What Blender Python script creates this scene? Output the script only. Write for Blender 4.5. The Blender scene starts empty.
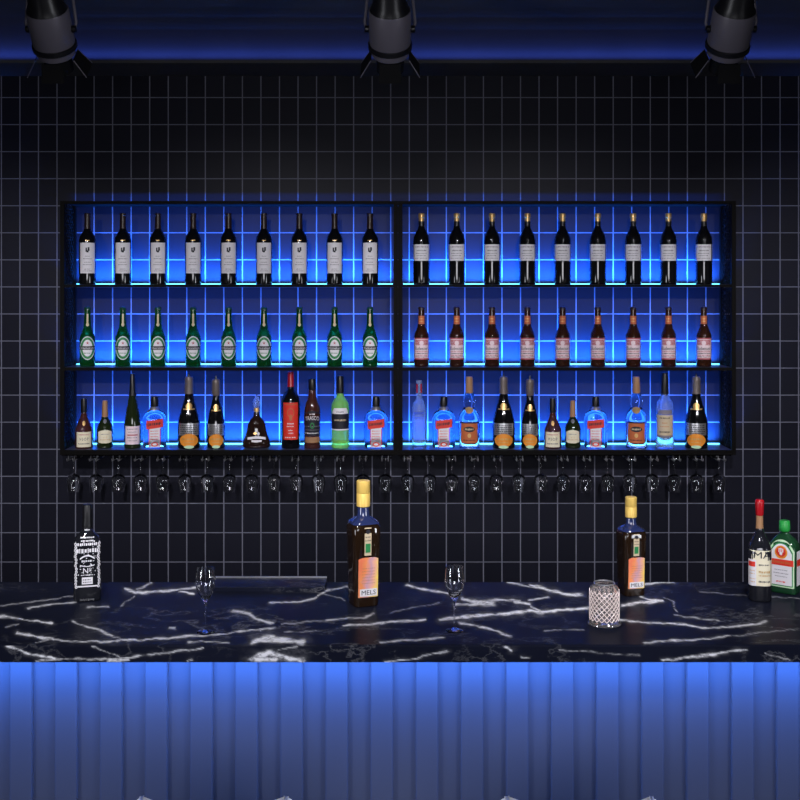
import bpy, math, random
import numpy as np
from mathutils import Vector, Matrix
random.seed(7)
PI = math.pi
sc = bpy.context.scene
COL = sc.collection

# ------------------------------------------------------------------ camera frame (800 x 800)
F = 1150.0; CX = 398.0; CY = 280.0; H = 1.961
def X(px, D): return (px - CX) / F * D
def Z(py, D): return H - (py - CY) / F * D

# ------------------------------------------------------------------ materials
def pmat(name, col, rough=.5, metal=0., trans=0., ior=1.45, coat=0., emit=None, estr=0., spec=.5, alpha=1.):
    m = bpy.data.materials.new(name); m.use_nodes = True
    b = m.node_tree.nodes['Principled BSDF']
    b.inputs['Base Color'].default_value = (*col, 1)
    b.inputs['Roughness'].default_value = rough
    b.inputs['Metallic'].default_value = metal
    b.inputs['Transmission Weight'].default_value = trans
    b.inputs['IOR'].default_value = ior
    b.inputs['Coat Weight'].default_value = coat
    b.inputs['Coat Roughness'].default_value = .05
    b.inputs['Specular IOR Level'].default_value = spec
    b.inputs['Alpha'].default_value = alpha
    if emit:
        b.inputs['Emission Color'].default_value = (*emit, 1)
        b.inputs['Emission Strength'].default_value = estr
    return m

class NT:
    def __init__(s, m): s.m = m; s.t = m.node_tree; s.b = s.t.nodes['Principled BSDF']
    def n(s, typ, **kw):
        n = s.t.nodes.new(typ)
        for k, v in kw.items(): setattr(n, k, v)
        return n
    def l(s, a, b): s.t.links.new(a, b)
    def math(s, op, a, b=None, c=None):
        n = s.n('ShaderNodeMath', operation=op)
        for i, v in enumerate((a, b, c)):
            if v is None: continue
            if isinstance(v, (int, float)): n.inputs[i].default_value = v
            else: s.l(v, n.inputs[i])
        return n.outputs[0]
    def mix(s, fac, a, b):
        n = s.n('ShaderNodeMix', data_type='RGBA')
        for sock, v in ((n.inputs[0], fac), (n.inputs[6], a), (n.inputs[7], b)):
            if isinstance(v, (int, float)): sock.default_value = v
            elif isinstance(v, tuple): sock.default_value = (*v, 1)
            else: s.l(v, sock)
        return n.outputs[2]
    def ramp(s, fac, stops):
        r = s.n('ShaderNodeValToRGB'); e = r.color_ramp.elements
        while len(e) < len(stops): e.new(.5)
        for el, (p, c) in zip(e, stops):
            el.position = p; el.color = (*c, 1) if isinstance(c, tuple) else (c, c, c, 1)
        s.l(fac, r.inputs[0]); return r.outputs[0]
    def noise(s, vec, scale, detail=3, rough=.5):
        n = s.n('ShaderNodeTexNoise'); n.inputs['Scale'].default_value = scale
        n.inputs['Detail'].default_value = detail; n.inputs['Roughness'].default_value = rough
        s.l(vec, n.inputs['Vector']); return n.outputs[0]

M = {}
M['wine_glass_dark'] = pmat('dark_bottle_glass', (.004, .004, .005), .07, coat=.5)
M['beer_green'] = pmat('green_bottle_glass', (.007, .13, .016), .06, trans=.75, ior=1.4, coat=.3)
M['beer_brown'] = pmat('brown_bottle_glass', (.05, .015, .006), .08, trans=.45, ior=1.4, coat=.3)
M['cognac'] = pmat('cognac_glass', (.10, .03, .022), .06, trans=.45, ior=1.4, coat=.4)
M['cognac_dark'] = pmat('dark_cognac_glass', (.018, .008, .006), .06, coat=.6)
M['olive'] = pmat('olive_bottle_glass', (.012, .02, .006), .07, coat=.4)
M['amber'] = pmat('amber_liquor_glass', (.016, .008, .004), .07, trans=.0, ior=1.4, coat=.5)
M['clear'] = pmat('clear_glass', (.93, .97, 1.), .02, trans=1., ior=1.36)
M['stem'] = pmat('stemware_glass', (1, 1, 1.), .02, trans=1., ior=1.33, coat=1., spec=1.)
M['frost'] = pmat('frosted_clear_glass', (.75, .9, 1.), .22, trans=.9, ior=1.33)
M['limegreen'] = pmat('pale_green_liquor', (.36, .85, .2), .08, trans=.55, ior=1.36, coat=.3)
M['smoke'] = pmat('smoky_glass', (.015, .016, .022), .05, trans=.3, ior=1.4, coat=.5)
M['jgreen'] = pmat('forest_green_glass', (.01, .05, .02), .07, coat=.5)
M['crystal'] = pmat('cut_crystal', (1., .95, .93), .04, trans=.94, ior=1.4, coat=.3)
M['white'] = pmat('white_paper', (.80, .78, .82), .6)
M['cream'] = pmat('cream_paper', (.85, .78, .58), .6)
M['pinkpaper'] = pmat('pinkish_paper', (.86, .70, .74), .6)
M['red'] = pmat('red_paper', (.72, .035, .02), .5)
M['redw'] = pmat('red_wax', (.40, .006, .012), .25, coat=.4)
M['orange'] = pmat('orange_paper', (.85, .30, .03), .55)
M['rust'] = pmat('rust_orange_paper', (.55, .14, .045), .55)
M['gold'] = pmat('gold_foil', (.72, .45, .17), .35, metal=.6)
M['goldcap'] = pmat('golden_yellow_cap', (.82, .55, .13), .4, metal=.15)
M['tan'] = pmat('tan_cork', (.36, .19, .09), .55)
M['foilgrey'] = pmat('taupe_foil', (.16, .13, .12), .4, metal=.3)
M['foilbrown'] = pmat('dark_brown_foil', (.020, .009, .008), .35)
M['black'] = pmat('black_plastic', (.006, .006, .008), .35)
M['matte'] = pmat('matte_black_metal', (.006, .006, .007), .75, spec=.12)
M['ink'] = pmat('dark_ink', (.01, .01, .02), .6)
M['grey_ink'] = pmat('grey_ink', (.22, .2, .24), .6)
M['red_ink'] = pmat('red_ink', (.48, .10, .12), .6)
M['blue_ink'] = pmat('blue_ink', (.02, .06, .35), .6)
M['green_ink'] = pmat('green_label', (.015, .22, .06), .5)
M['capgreen'] = pmat('bright_green_cap', (.02, .3, .05), .3, coat=.3)
M['palegreen'] = pmat('pale_green_paper', (.55, .78, .5), .6)
M['beige'] = pmat('beige_paper', (.62, .5, .33), .6)
M['silver'] = pmat('silver_foil', (.5, .5, .52), .3, metal=.8)
M['frame'] = pmat('black_powder_coated_steel', (.0022, .0018, .0018), .6, spec=.1)
M['shelf'] = pmat('black_gloss_shelf', (.07, .08, .13), .28, spec=.3)
M['steel'] = pmat('brushed_steel', (.42, .42, .45), .35, metal=.9)
M['lampgrey'] = pmat('grey_lamp_body', (.13, .12, .15), .45, metal=.2)
M['stool'] = pmat('white_lacquered_metal', (.85, .86, .9), .25, coat=.3)
M['panel'] = pmat('slate_blue_lacquer', (.075, .088, .145), .5, spec=.2)
M['dark_wall'] = pmat('charcoal_plaster', (.05, .05, .055), .8)
M['floor'] = pmat('dark_concrete', (.05, .05, .055), .4)
M['led_blue'] = pmat('led_blue', (.1, .1, .1), .5, emit=(.09, .52, 1.0), estr=6)
M['led_panel'] = pmat('led_panel_blue', (.1, .1, .1), .5, emit=(.05, .22, 1.0), estr=5)
# small texture life on the big plain ones
for k, sc_, amt in (('floor', 3, .4), ('dark_wall', 6, .25), ('panel', 2, .08)):
    t = NT(M[k]); co = t.n('ShaderNodeTexCoord'); nz = t.noise(co.outputs['Object'], sc_, 5)
    c = tuple(t.b.inputs['Base Color'].default_value)[:3]
    t.l(t.mix(nz, tuple(v * (1 - amt) for v in c), tuple(v * (1 + amt) for v in c)), t.b.inputs['Base Color'])
# watercolour label
M['sunset'] = pmat('sunset_wash_paper', (1, .6, .3), .5)
t = NT(M['sunset']); co = t.n('ShaderNodeTexCoord'); sp = t.n('ShaderNodeSeparateXYZ'); t.l(co.outputs['Object'], sp.inputs[0])
nz = t.noise(co.outputs['Object'], 26, 2)
v = t.math('ADD', t.math('MULTIPLY', sp.outputs[0], 13), t.math('ADD', t.math('MULTIPLY', sp.outputs[2], -3.0), t.math('MULTIPLY', nz, .55)))
v = t.math('ADD', v, .35)
t.l(t.ramp(v, [(0, (.88, .22, .10)), (.22, (.9, .30, .10)), (.42, (.62, .34, .42)), (.58, (.85, .42, .30)), (.8, (.95, .66, .12)), (1, (.98, .82, .35))]), t.b.inputs['Base Color'])

# tiled wall: stacked upright tiles with pale grout
WALL = 4.99
def tile_material():
    m = pmat('black_wall_tile', (.02, .02, .02), .38, spec=.12); t = NT(m)
    g = t.n('ShaderNodeNewGeometry'); sp = t.n('ShaderNodeSeparateXYZ'); t.l(g.outputs['Position'], sp.inputs[0])
    x, z = sp.outputs[0], sp.outputs[2]
    px = 18.54 / F * WALL; x0 = X(57.0, WALL)
    zs = Z(503.3, WALL); p1 = 27.05 / F * WALL; p2 = 29.35 / F * WALL
    fx = t.math('FRACT', t.math('ADD', t.math('DIVIDE', t.math('SUBTRACT', x, x0), px), 100.5))
    dx = t.math('MULTIPLY', t.math('ABSOLUTE', t.math('SUBTRACT', fx, .5)), px)
    up = t.math('GREATER_THAN', z, zs)
    per = t.math('ADD', t.math('MULTIPLY', up, p1 - p2), p2)
    q = t.math('ADD', t.math('DIVIDE', t.math('SUBTRACT', z, zs), per), 100.5)
    dz = t.math('MULTIPLY', t.math('ABSOLUTE', t.math('SUBTRACT', t.math('FRACT', q), .5)), per)
    gx = t.math('LESS_THAN', dx, .0024); gz = t.math('LESS_THAN', dz, .0020)
    gr = t.math('MAXIMUM', gx, gz)
    wn = t.n('ShaderNodeTexWhiteNoise', noise_dimensions='2D')
    cb = t.n('ShaderNodeCombineXYZ')
    t.l(t.math('FLOOR', t.math('ADD', t.math('DIVIDE', t.math('SUBTRACT', x, x0), px), 100)), cb.inputs[0])
    t.l(t.math('FLOOR', t.math('ADD', t.math('DIVIDE', t.math('SUBTRACT', z, zs), per), 100)), cb.inputs[1])
    t.l(cb.outputs[0], wn.inputs['Vector'])
    tc = t.mix(wn.outputs[0], (.010, .0105, .018), (.014, .0145, .024))
    t.l(t.mix(gr, tc, (.165, .17, .22)), t.b.inputs['Base Color'])
    t.l(t.math('ADD', t.math('MULTIPLY', gr, .4), .42), t.b.inputs['Roughness'])
    bp = t.n('ShaderNodeBump'); bp.inputs['Strength'].default_value = .3; bp.inputs['Distance'].default_value = .002
    t.l(t.math('SUBTRACT', 1, gr), bp.inputs['Height']); t.l(bp.outputs[0], t.b.inputs['Normal'])
    return m
M['tile'] = tile_material()

def marble_material():
    m = pmat('black_marble', (.01, .01, .014), .3, spec=.02); t = NT(m)
    at = t.n('ShaderNodeAttribute', attribute_name='vein')
    co = t.n('ShaderNodeTexCoord')
    mp = t.n('ShaderNodeMapping'); mp.inputs['Scale'].default_value = (1, 1.6, 1.6); t.l(co.outputs['Object'], mp.inputs[0])
    n1 = t.noise(mp.outputs[0], 55, 6, .7)
    n2 = t.noise(mp.outputs[0], 5, 8, .62)
    br = t.ramp(n1, [(.36, .2), (.56, 1.0)])
    vv = t.math('MULTIPLY', at.outputs['Fac'], t.math('MULTIPLY', br, 1.25))
    # faint hairline veins everywhere
    hl = t.math('ABSOLUTE', t.math('SUBTRACT', n2, .5))
    hl = t.ramp(hl, [(0, .10), (.010, .02), (.02, 0.)])
    ms = t.ramp(t.noise(mp.outputs[0], 2.2, 3), [(.42, 0.), (.6, 1.)])
    vv = t.math('ADD', vv, t.math('MULTIPLY', hl, ms)); vv = t.math('MINIMUM', vv, 1.)
    base = t.mix(t.noise(mp.outputs[0], 3, 4), (.005, .006, .012), (.012, .014, .028))
    t.l(t.mix(vv, base, (.82, .82, .86)), t.b.inputs['Base Color'])
    return m
M['marble'] = marble_material()

# ------------------------------------------------------------------ mesh building
class MB:
    def __init__(s): s.v = []; s.f = []; s.m = []
    def add(s, vs, fs, mi=0):
        o = len(s.v); s.v += [tuple(v) for v in vs]
        s.f += [tuple(i + o for i in f) for f in fs]; s.m += [mi] * len(fs); return s
    def box(s, x0, x1, y0, y1, z0, z1, mi=0):
        v = [(x, y, z) for z in (z0, z1) for y in (y0, y1) for x in (x0, x1)]
        return s.add(v, [(0, 2, 3, 1), (4, 5, 7, 6), (0, 1, 5, 4), (2, 6, 7, 3), (0, 4, 6, 2), (1, 3, 7, 5)], mi)
    def cbox(s, c, e, mi=0, rot=None):
        m = MB().box(-e[0], e[0], -e[1], e[1], -e[2], e[2])
        R = rot or Matrix.Identity(3)
        return s.add([Vector(c) + R @ Vector(v) for v in m.v], m.f, mi)
    def tube(s, pts, r, seg=8, mi=0, closed=False):
        pts = [Vector(p) for p in pts]; n = len(pts); rings = []
        rs = r if isinstance(r, (list, tuple)) else [r] * n
        up = None
        for i, p in enumerate(pts):
            a = pts[(i - 1) % n] if (i or closed) else p; b = pts[(i + 1) % n] if (i < n - 1 or closed) else p
            d = (b - a).normalized()
            if up is None:
                up = d.orthogonal().normalized()
            else:
                up = (up - d * up.dot(d)); up = up.normalized() if up.length > 1e-6 else d.orthogonal().normalized()
            w = d.cross(up)
            rings.append([p + (up * math.cos(2 * PI * k / seg) + w * math.sin(2 * PI * k / seg)) * rs[i] for k in range(seg)])
        vs = [v for rg in rings for v in rg]; fs = []
        for i in range(n if closed else n - 1):
            j = (i + 1) % n
            for k in range(seg):
                l = (k + 1) % seg
                fs.append((i * seg + k, i * seg + l, j * seg + l, j * seg + k))
        if not closed:
            fs.append(tuple(range(seg))[::-1]); fs.append(tuple((n - 1) * seg + k for k in range(seg)))
        return s.add(vs, fs, mi)
    def lathe(s, prof, seg=24, mi=0, sx=1., sy=1., cap0=True, cap1=True, closed=False, flip=False):
        # prof: (z, r[, n]) ; n = superellipse exponent
        vs = []; n = len(prof)
        for p in prof:
            e = p[2] if len(p) > 2 else 2.
            for k in range(seg):
                a = 2 * PI * (k + .5) / seg; c, d = math.cos(a), math.sin(a)
                q = (abs(c) ** e + abs(d) ** e) ** (-1 / e)
                vs.append((p[1] * sx * q * c, p[1] * sy * q * d, p[0]))
        fs = []
        for i in range(n if closed else n - 1):
            j = (i + 1) % n
            for k in range(seg):
                l = (k + 1) % seg
                fs.append((i * seg + k, i * seg + l, j * seg + l, j * seg + k))
        if not closed:
            if cap0: fs.append(tuple(range(seg))[::-1])
            if cap1: fs.append(tuple((n - 1) * seg + k for k in range(seg)))
        if flip: fs = [f[::-1] for f in fs]
        return s.add(vs, fs, mi)
    def xform(s, R, t=(0, 0, 0)):
        t = Vector(t); s.v = [tuple(R @ Vector(v) + t) for v in s.v]; return s
    def build(s, name, mats, parent=None, loc=(0, 0, 0), smooth=True, angle=38):
        me = bpy.data.meshes.new(name); me.from_pydata(s.v, [], s.f)
        if not isinstance(mats, (list, tuple)): mats = [mats]
        for m in mats: me.materials.append(M[m] if isinstance(m, str) else m)
        me.polygons.foreach_set('material_index', s.m)
        if smooth:
            me.polygons.foreach_set('use_smooth', [True] * len(me.polygons))
            me.set_sharp_from_angle(angle=math.radians(angle))
        me.update()
        o = bpy.data.objects.new(name, me); COL.objects.link(o); o.location = loc
        if parent: o.parent = parent
        return o

def tag(o, label=None, cat=None, group=None, kind=None):
    if label: o['label'] = label
    if cat: o['category'] = cat
    if group: o['group'] = group
    if kind: o['kind'] = kind
    return o
def empty(name, loc=(0, 0, 0), rz=0., label=None, cat=None, group=None):
    o = bpy.data.objects.new(name, None); COL.objects.link(o); o.empty_display_size = .05
    o.location = loc; o.rotation_euler = (0, 0, rz); return tag(o, label, cat, group)
def copy_tree(o, parent=None):
    c = o.copy(); COL.objects.link(c)
    if parent: c.parent = parent
    for ch in [k for k in o.children]: copy_tree(ch, c)
    return c
ORD = ['first', 'second', 'third', 'fourth', 'fifth', 'sixth', 'seventh', 'eighth', 'ninth', 'tenth', 'eleventh', 'twelfth',
       'thirteenth', 'fourteenth', 'fifteenth', 'sixteenth', 'seventeenth', 'eighteenth', 'nineteenth', 'twentieth',
       'twenty-first', 'twenty-second', 'twenty-third', 'twenty-fourth', 'twenty-fifth', 'twenty-sixth', 'twenty-seventh',
       'twenty-eighth', 'twenty-ninth', 'thirtieth']

_tc = {}
def text_mesh(s):
    if s in _tc: return _tc[s]
    cu = bpy.data.curves.new('t', 'FONT'); cu.body = s; cu.size = 1.; cu.resolution_u = 2
    cu.align_x = 'CENTER'; cu.align_y = 'CENTER'
    o = bpy.data.objects.new('t', cu); COL.objects.link(o); bpy.context.view_layer.update()
    me = o.evaluated_get(bpy.context.evaluated_depsgraph_get()).to_mesh()
    vs = [(v.co.x, v.co.y) for v in me.vertices]; fs = [tuple(p.vertices) for p in me.polygons]
    bpy.data.objects.remove(o); bpy.data.curves.remove(cu)
    x0 = min(v[0] for v in vs); x1 = max(v[0] for v in vs); y0 = min(v[1] for v in vs); y1 = max(v[1] for v in vs)
    vs = [((v[0] - (x0 + x1) / 2) / (x1 - x0), (v[1] - (y0 + y1) / 2) / (y1 - y0)) for v in vs]
    _tc[s] = (vs, fs); return _tc[s]

class Body:
    """a vessel profile; decals are laid onto its front (-y) surface"""
    def __init__(s, prof, sx=1., sy=1.): s.p = [p if len(p) > 2 else (*p, 2.) for p in prof]; s.sx = sx; s.sy = sy; s.d = MB()
    def y(s, x, z, off):
        p = s.p; i = 0
        while i < len(p) - 2 and p[i + 1][0] < z: i += 1
        a, b = p[i], p[i + 1]; t = 0 if b[0] == a[0] else min(1, max(0, (z - a[0]) / (b[0] - a[0])))
        r = a[1] + (b[1] - a[1]) * t; n = a[2] + (b[2] - a[2]) * t
        q = min(.985, abs(x) / (r * s.sx + 1e-9))
        return -(r * s.sy) * (1 - q ** n) ** (1 / n) - off
    def rect(s, x0, x1, z0, z1, mi, L=1, nx=12, nz=1, shape=None):
        vs = []; fs = []
        for j in range(nz + 1):
            for i in range(nx + 1):
                u = i / nx; w = j / nz; x = x0 + (x1 - x0) * u; z = z0 + (z1 - z0) * w
                if shape: x, z = shape(x, z, u, w)
                vs.append((x, s.y(x, z, s.o * L), z))
        for j in range(nz):
            for i in range(nx):
                a = j * (nx + 1) + i; fs.append((a, a + 1, a + nx + 2, a + nx + 1))
        s.d.add(vs, fs, mi)
    def ell(s, cx, cz, a, b, mi, L=2, a0=0., b0=0., n=20):
        vs = []; fs = []; K = 4
        for k in range(K + 1):
            t = k / K; ra = a0 + (a - a0) * t; rb = b0 + (b - b0) * t
            for i in range(n):
                x = cx + ra * math.cos(2 * PI * i / n); z = cz + rb * math.sin(2 * PI * i / n)
                vs.append((x, s.y(x, z, s.o * L), z))
        for k in range(K):
            for i in range(n):
                j = (i + 1) % n; fs.append((k * n + i, k * n + j, (k + 1) * n + j, (k + 1) * n + i))
        s.d.add(vs, fs, mi)
    def text(s, t, cx, cz, w, h, mi, L=3, slope=0., arc=0.):
        vs, fs = text_mesh(t); out = []
        for (a, b) in vs:
            x = cx + a * w; z = cz + b * h + slope * a * w + arc * (1 - (2 * a) ** 2)
            out.append((x, s.y(x, z, s.o * L), z))
        s.d.add(out, fs, mi)
    def scrib(s, x0, x1, z, h, mi, L=3, slope=0., dens=5, seed=1):
        """one line of writing too small to read: short strokes"""
        rr = random.Random(seed + int(z * 9e4)); x = x0; w = (x1 - x0) / (dens * 2)
        while x < x1 - w * .5:
            ww = min(w * rr.uniform(.5, 1.3), x1 - x); zz = z + slope * (x - (x0 + x1) / 2)
            s.rect(x, x + ww, zz - h / 2 * rr.uniform(.6, 1), zz + h / 2 * rr.uniform(.6, 1), mi, L, nx=1)
            x += ww + w * rr.uniform(.3, .8)
    o = .0006

def scaled(prof, u): return [(p[0] * u, p[1] * u) + tuple(p[2:]) for p in prof]

# ------------------------------------------------------------------ bottle kinds (dimensions in photo pixels times u)
def start(name, prof, u, glass, sx=1., sy=1., seg=28):
    root = empty(name); pr = scaled(prof, u)
    MB().lathe(pr, seg, 0, sx, sy).build('body', glass, root)
    return root, Body(pr, sx, sy)
def part(root, name, prof, u, mat, sx=1., sy=1., seg=20):
    return MB().lathe(scaled(prof, u), seg, 0, sx, sy).build(name, mat, root)
def fin(root, b, mats, name='label'):
    o = b.d.build(name, mats, root, smooth=False); b.d = MB(); return o

def wine_white_label(u):
    r, b = start('wine_bottle', [(0, 7.6), (.6, 8.2), (2, 8.3), (44, 8.3), (47, 7.8), (50.5, 5.9), (53, 4.1), (55.5, 3.2), (60, 2.9), (69, 2.9)], u, 'wine_glass_dark')
    part(r, 'foil_capsule', [(55.6, 3.35), (60, 3.05), (68.6, 3.05), (68.8, 3.35), (70.6, 3.35), (71, 3.0)], u, 'foilbrown')
    b.rect(-7 * u, 7 * u, 11 * u, 41.5 * u, 0)
    b.rect(-1.9 * u, -.5 * u, 32.5 * u, 36.5 * u, 1, 2, 2); b.rect(.1 * u, 1.9 * u, 33.4 * u, 37 * u, 1, 2, 2); b.rect(-1 * u, 1 * u, 31.8 * u, 33.6 * u, 1, 2, 2)
    for z, w in ((28, 2.4), (25.5, 4.2), (22, 3.2), (19.6, 4.4), (15.2, 3.), (13.4, 3.8)): b.scrib(-w * u, w * u, z * u, .8 * u, 2, 2, dens=5)
    fin(r, b, ['white', 'ink', 'grey_ink'])
    b.text('W', 0, 44 * u, 5 * u, 1.4 * u, 0, 1) if False else b.scrib(-2.2 * u, 2.2 * u, 43.8 * u, 1.2 * u, 0, 1, dens=3); fin(r, b, ['gold'], 'neck_mark')
    return r
def wine_square_label(u):
    r, b = start('wine_bottle', [(0, 7.6), (.6, 8.1), (2, 8.2), (44, 8.2), (48, 7.6), (52, 5.6), (55, 3.9), (58, 3.0), (62, 2.7), (69, 2.7)], u, 'wine_glass_dark')
    part(r, 'foil_capsule', [(58.2, 3.05), (62, 2.85), (63.0, 2.85)], u, 'black')
    part(r, 'cork_cap', [(63.0, 2.9), (66.4, 2.9), (66.8, 3.3), (70.0, 3.3), (71, 2.9)], u, 'gold')
    b.rect(-8 * u, 8 * u, 23.5 * u, 39.8 * u, 0, 1, 14)
    for z, w, h in ((37.3, 6.4, 1.1), (33.6, 4.6, 1.5), (30.8, 5.4, .9), (28.5, 4.8, .9), (26, 6, .7)): b.scrib(-w * u, w * u, z * u, h * u, 1, 2, dens=6)
    fin(r, b, ['white', 'grey_ink'])
    return r
def beer_green(u):
    r, b = start('beer_bottle', [(0, 6.8), (.7, 7.5), (2, 7.7), (26, 7.7), (30, 7.2), (34, 5.6), (38, 4.2), (42, 3.5), (55, 2.9), (56.6, 2.9)], u, 'beer_green')
    part(r, 'bottle_cap', [(56.4, 3.4), (57.4, 3.5), (59, 2.9), (59.6, 1.9)], u, 'jgreen')
    b.ell(0, 18.6 * u, 7.1 * u, 11.8 * u, 0, 1); b.ell(0, 18.6 * u, 6.5 * u, 10.9 * u, 1, 2); b.ell(0, 18.6 * u, 4.9 * u, 8.4 * u, 0, 3)
    b.rect(-6.9 * u, 6.9 * u, 16.9 * u, 20.5 * u, 2, 4)
    b.text('Heineken', 0, 18.7 * u, 11.6 * u, 2.4 * u, 0, 5)
    for k in range(5):                                              # small star
        a = PI / 2 + k * 2 * PI / 5; p = []
        for (rad, aa) in ((1.9, a), (.62, a + PI / 5), (.62, a - PI / 5), (0, 0)): p.append((rad * u * math.cos(aa), (23.6 + rad * math.sin(aa)) * u))
        b.d.add([(x, b.y(x, z, b.o * 5), z) for x, z in p], [(0, 1, 3), (3, 2, 0)], 3)
    b.scrib(-3.4 * u, 3.4 * u, 13.6 * u, 1. * u, 1, 5, dens=4)
    fin(r, b, ['white', 'green_ink', 'ink', 'red_ink'])
    b.rect(-.9 * u, .9 * u, 43.5 * u, 52.5 * u, 0, 1, 4, 3); b.ell(0, 41.8 * u, 1.5 * u, 1.8 * u, 0, 2)
    fin(r, b, ['beige'], 'neck_label')
    return r
def beer_brown(u):
    r, b = start('beer_bottle', [(0, 6.6), (.7, 7.2), (2, 7.5), (29, 7.5), (32, 7.1), (36, 5.4), (39, 4.2), (42, 3.5), (47, 3.5), (55, 2.9), (56.6, 2.9)], u, 'beer_brown')
    part(r, 'bottle_cap', [(56.4, 3.4), (57.4, 3.5), (59, 2.9), (59.6, 1.9)], u, 'foilbrown')
    b.rect(-7.3 * u, 7.3 * u, 7.2 * u, 28.6 * u, 0, 1, 14)
    b.rect(-7.3 * u, 7.3 * u, 27.4 * u, 28.6 * u, 1, 2, 14); b.rect(-7.3 * u, 7.3 * u, 7.2 * u, 8.6 * u, 1, 2, 14)
    b.rect(-6.2 * u, 6.2 * u, 21.5 * u, 26.5 * u, 1, 2, 10); b.ell(0, 23.6 * u, 2.2 * u, 2.4 * u, 0, 3)
    for z, c in ((25.4, 0), (23.8, 0), (22.4, 0)): b.scrib(-5.8 * u, 5.8 * u, z * u, .7 * u, c, 4, dens=8)
    b.text('Budweiser', 0, 18.3 * u, 12.6 * u, 3.6 * u, 2, 4)
    for z, c in ((15, 1), (13.2, 2), (11.4, 1), (9.8, 2)): b.scrib(-6 * u, 6 * u, z * u, 1. * u, c, 3, dens=7)
    fin(r, b, ['pinkpaper', 'red_ink', 'ink'])
    b.rect(-3 * u, 3 * u, 42.3 * u, 50.5 * u, 0, 1, 8, 4); b.scrib(-2.3 * u, 2.3 * u, 47.6 * u, 1 * u, 1, 3, dens=4); b.scrib(-2.3 * u, 2.3 * u, 45 * u, 1 * u, 1, 3, dens=4)
    fin(r, b, ['rust', 'gold'], 'neck_label')
    return r
def cognac_square(u):
    r, b = start('cognac_bottle', [(0, 8.2), (.8, 8.7), (16, 8.8), (19, 8.4), (25, 6), (30, 3.7), (33.5, 2.9), (36, 2.7)], u, 'cognac')
    part(r, 'bottle_cap', [(35.2, 3.0), (36, 3.1), (48, 2.9), (49.2, 2.6)], u, 'black')
    b.rect(-6.9 * u, 6.9 * u, 1.6 * u, 16.6 * u, 0, 1, 12)
    b.scrib(-5 * u, 5 * u, 14 * u, 1 * u, 2, 2, dens=7); b.text('V·S·O·P', 0, 9.6 * u, 9 * u, 3 * u, 1, 2); b.scrib(-5.4 * u, 5.4 * u, 5 * u, 1.2 * u, 1, 2, dens=7)
    fin(r, b, ['cream', 'ink', 'red_ink']); b.ell(0, 25 * u, 1.5 * u, 2.4 * u, 0, 1); fin(r, b, ['gold'], 'neck_label')
    return r
def cognac_round(u):
    r, b = start('cognac_bottle', [(0, 6.5), (.8, 7.6), (3, 7.9), (18, 7.9), (22, 7.3), (26, 5.4), (29, 3.6), (32, 2.8), (34, 2.7)], u, 'olive')
    part(r, 'bottle_cap', [(31, 3.1), (46, 2.6), (47.2, 2.2)], u, 'tan')
    sh = lambda x, z, uu, w: (x, z - (abs(uu - .5) * 2) ** 3 * (w - .35) * 3 * u)
    b.rect(-6.4 * u, 6.4 * u, 5.4 * u, 18.4 * u, 0, 1, 12, 4, sh)
    b.scrib(-4 * u, 4 * u, 14.4 * u, .8 * u, 2, 2, dens=6); b.text('V·S', 0, 11.2 * u, 4 * u, 1.8 * u, 1, 2); b.scrib(-4.8 * u, 4.8 * u, 9 * u, .8 * u, 1, 2, dens=7)
    fin(r, b, ['cream', 'gold', 'grey_ink']); b.ell(0, 27 * u, 1.7 * u, 2 * u, 0, 1); fin(r, b, ['silver'], 'neck_label')
    return r
def hock(u):
    r, b = start('wine_bottle', [(0, 7.6), (.8, 8.3), (24, 8.3), (32, 7.1), (42, 5.2), (52, 3.5), (60, 2.7), (68, 2.5)], u, 'olive')
    part(r, 'foil_capsule', [(52.3, 3.65), (60, 2.9), (73.3, 2.6), (74, 2.2)], u, 'black')
    b.rect(-6.8 * u, 6.8 * u, 4.3 * u, 22.4 * u, 0, 1, 12)
    for z, w in ((19.5, 5), (16.5, 4), (11, 5.2), (8, 4.6)): b.scrib(-w * u, w * u, z * u, 1 * u, 1, 2, dens=6)
    b.rect(-5 * u, 5 * u, 13 * u, 14.2 * u, 2, 2, 6)
    fin(r, b, ['pinkpaper', 'grey_ink', 'red_ink'])
    return r
def gin(u):
    r, b = start('gin_bottle', [(0, 9.6, 3), (.8, 11, 3), (3, 11.5, 3), (24, 11.8, 3), (31, 11.4, 2.6), (35, 9.3, 2.3), (38, 5.4, 2), (40.5, 3.6, 2), (43, 3.3, 2)], u, 'clear', 1., .62, 32)
    part(r, 'bottle_cap', [(41, 3.7), (44, 3.9), (49.5, 3.5), (51, 3.0)], u, 'black')
    part(r, 'collar', [(37.6, 5.2), (40.8, 4.1), (41.2, 3.7)], u, 'silver')
    b.rect(-5.8 * u, 5.8 * u, 1.2 * u, 24 * u, 0, 1, 8)
    b.rect(-8.2 * u, 8.2 * u, 20.2 * u, 28.6 * u, 1, 2, 10, 1, lambda x, z, a, w: (x, z + .12 * x))
    b.scrib(-6.6 * u, 6.6 * u, 24.5 * u, 3 * u, 2, 3, slope=.12, dens=6)
    for z in (17.5, 14.8, 12, 9.4): b.scrib(-4 * u, 4 * u, z * u, .9 * u, 1, 2, dens=5)
    b.rect(-5.8 * u, -5.1 * u, 1.2 * u, 20 * u, 1, 2, 1); b.rect(5.1 * u, 5.8 * u, 1.2 * u, 20 * u, 1, 2, 1); b.ell(0, 4.3 * u, 3.4 * u, 2.2 * u, 1, 3); b.ell(0, 4.3 * u, 2.2 * u, 1.2 * u, 0, 4)
    fin(r, b, ['white', 'red', 'ink'])
    return r
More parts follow.
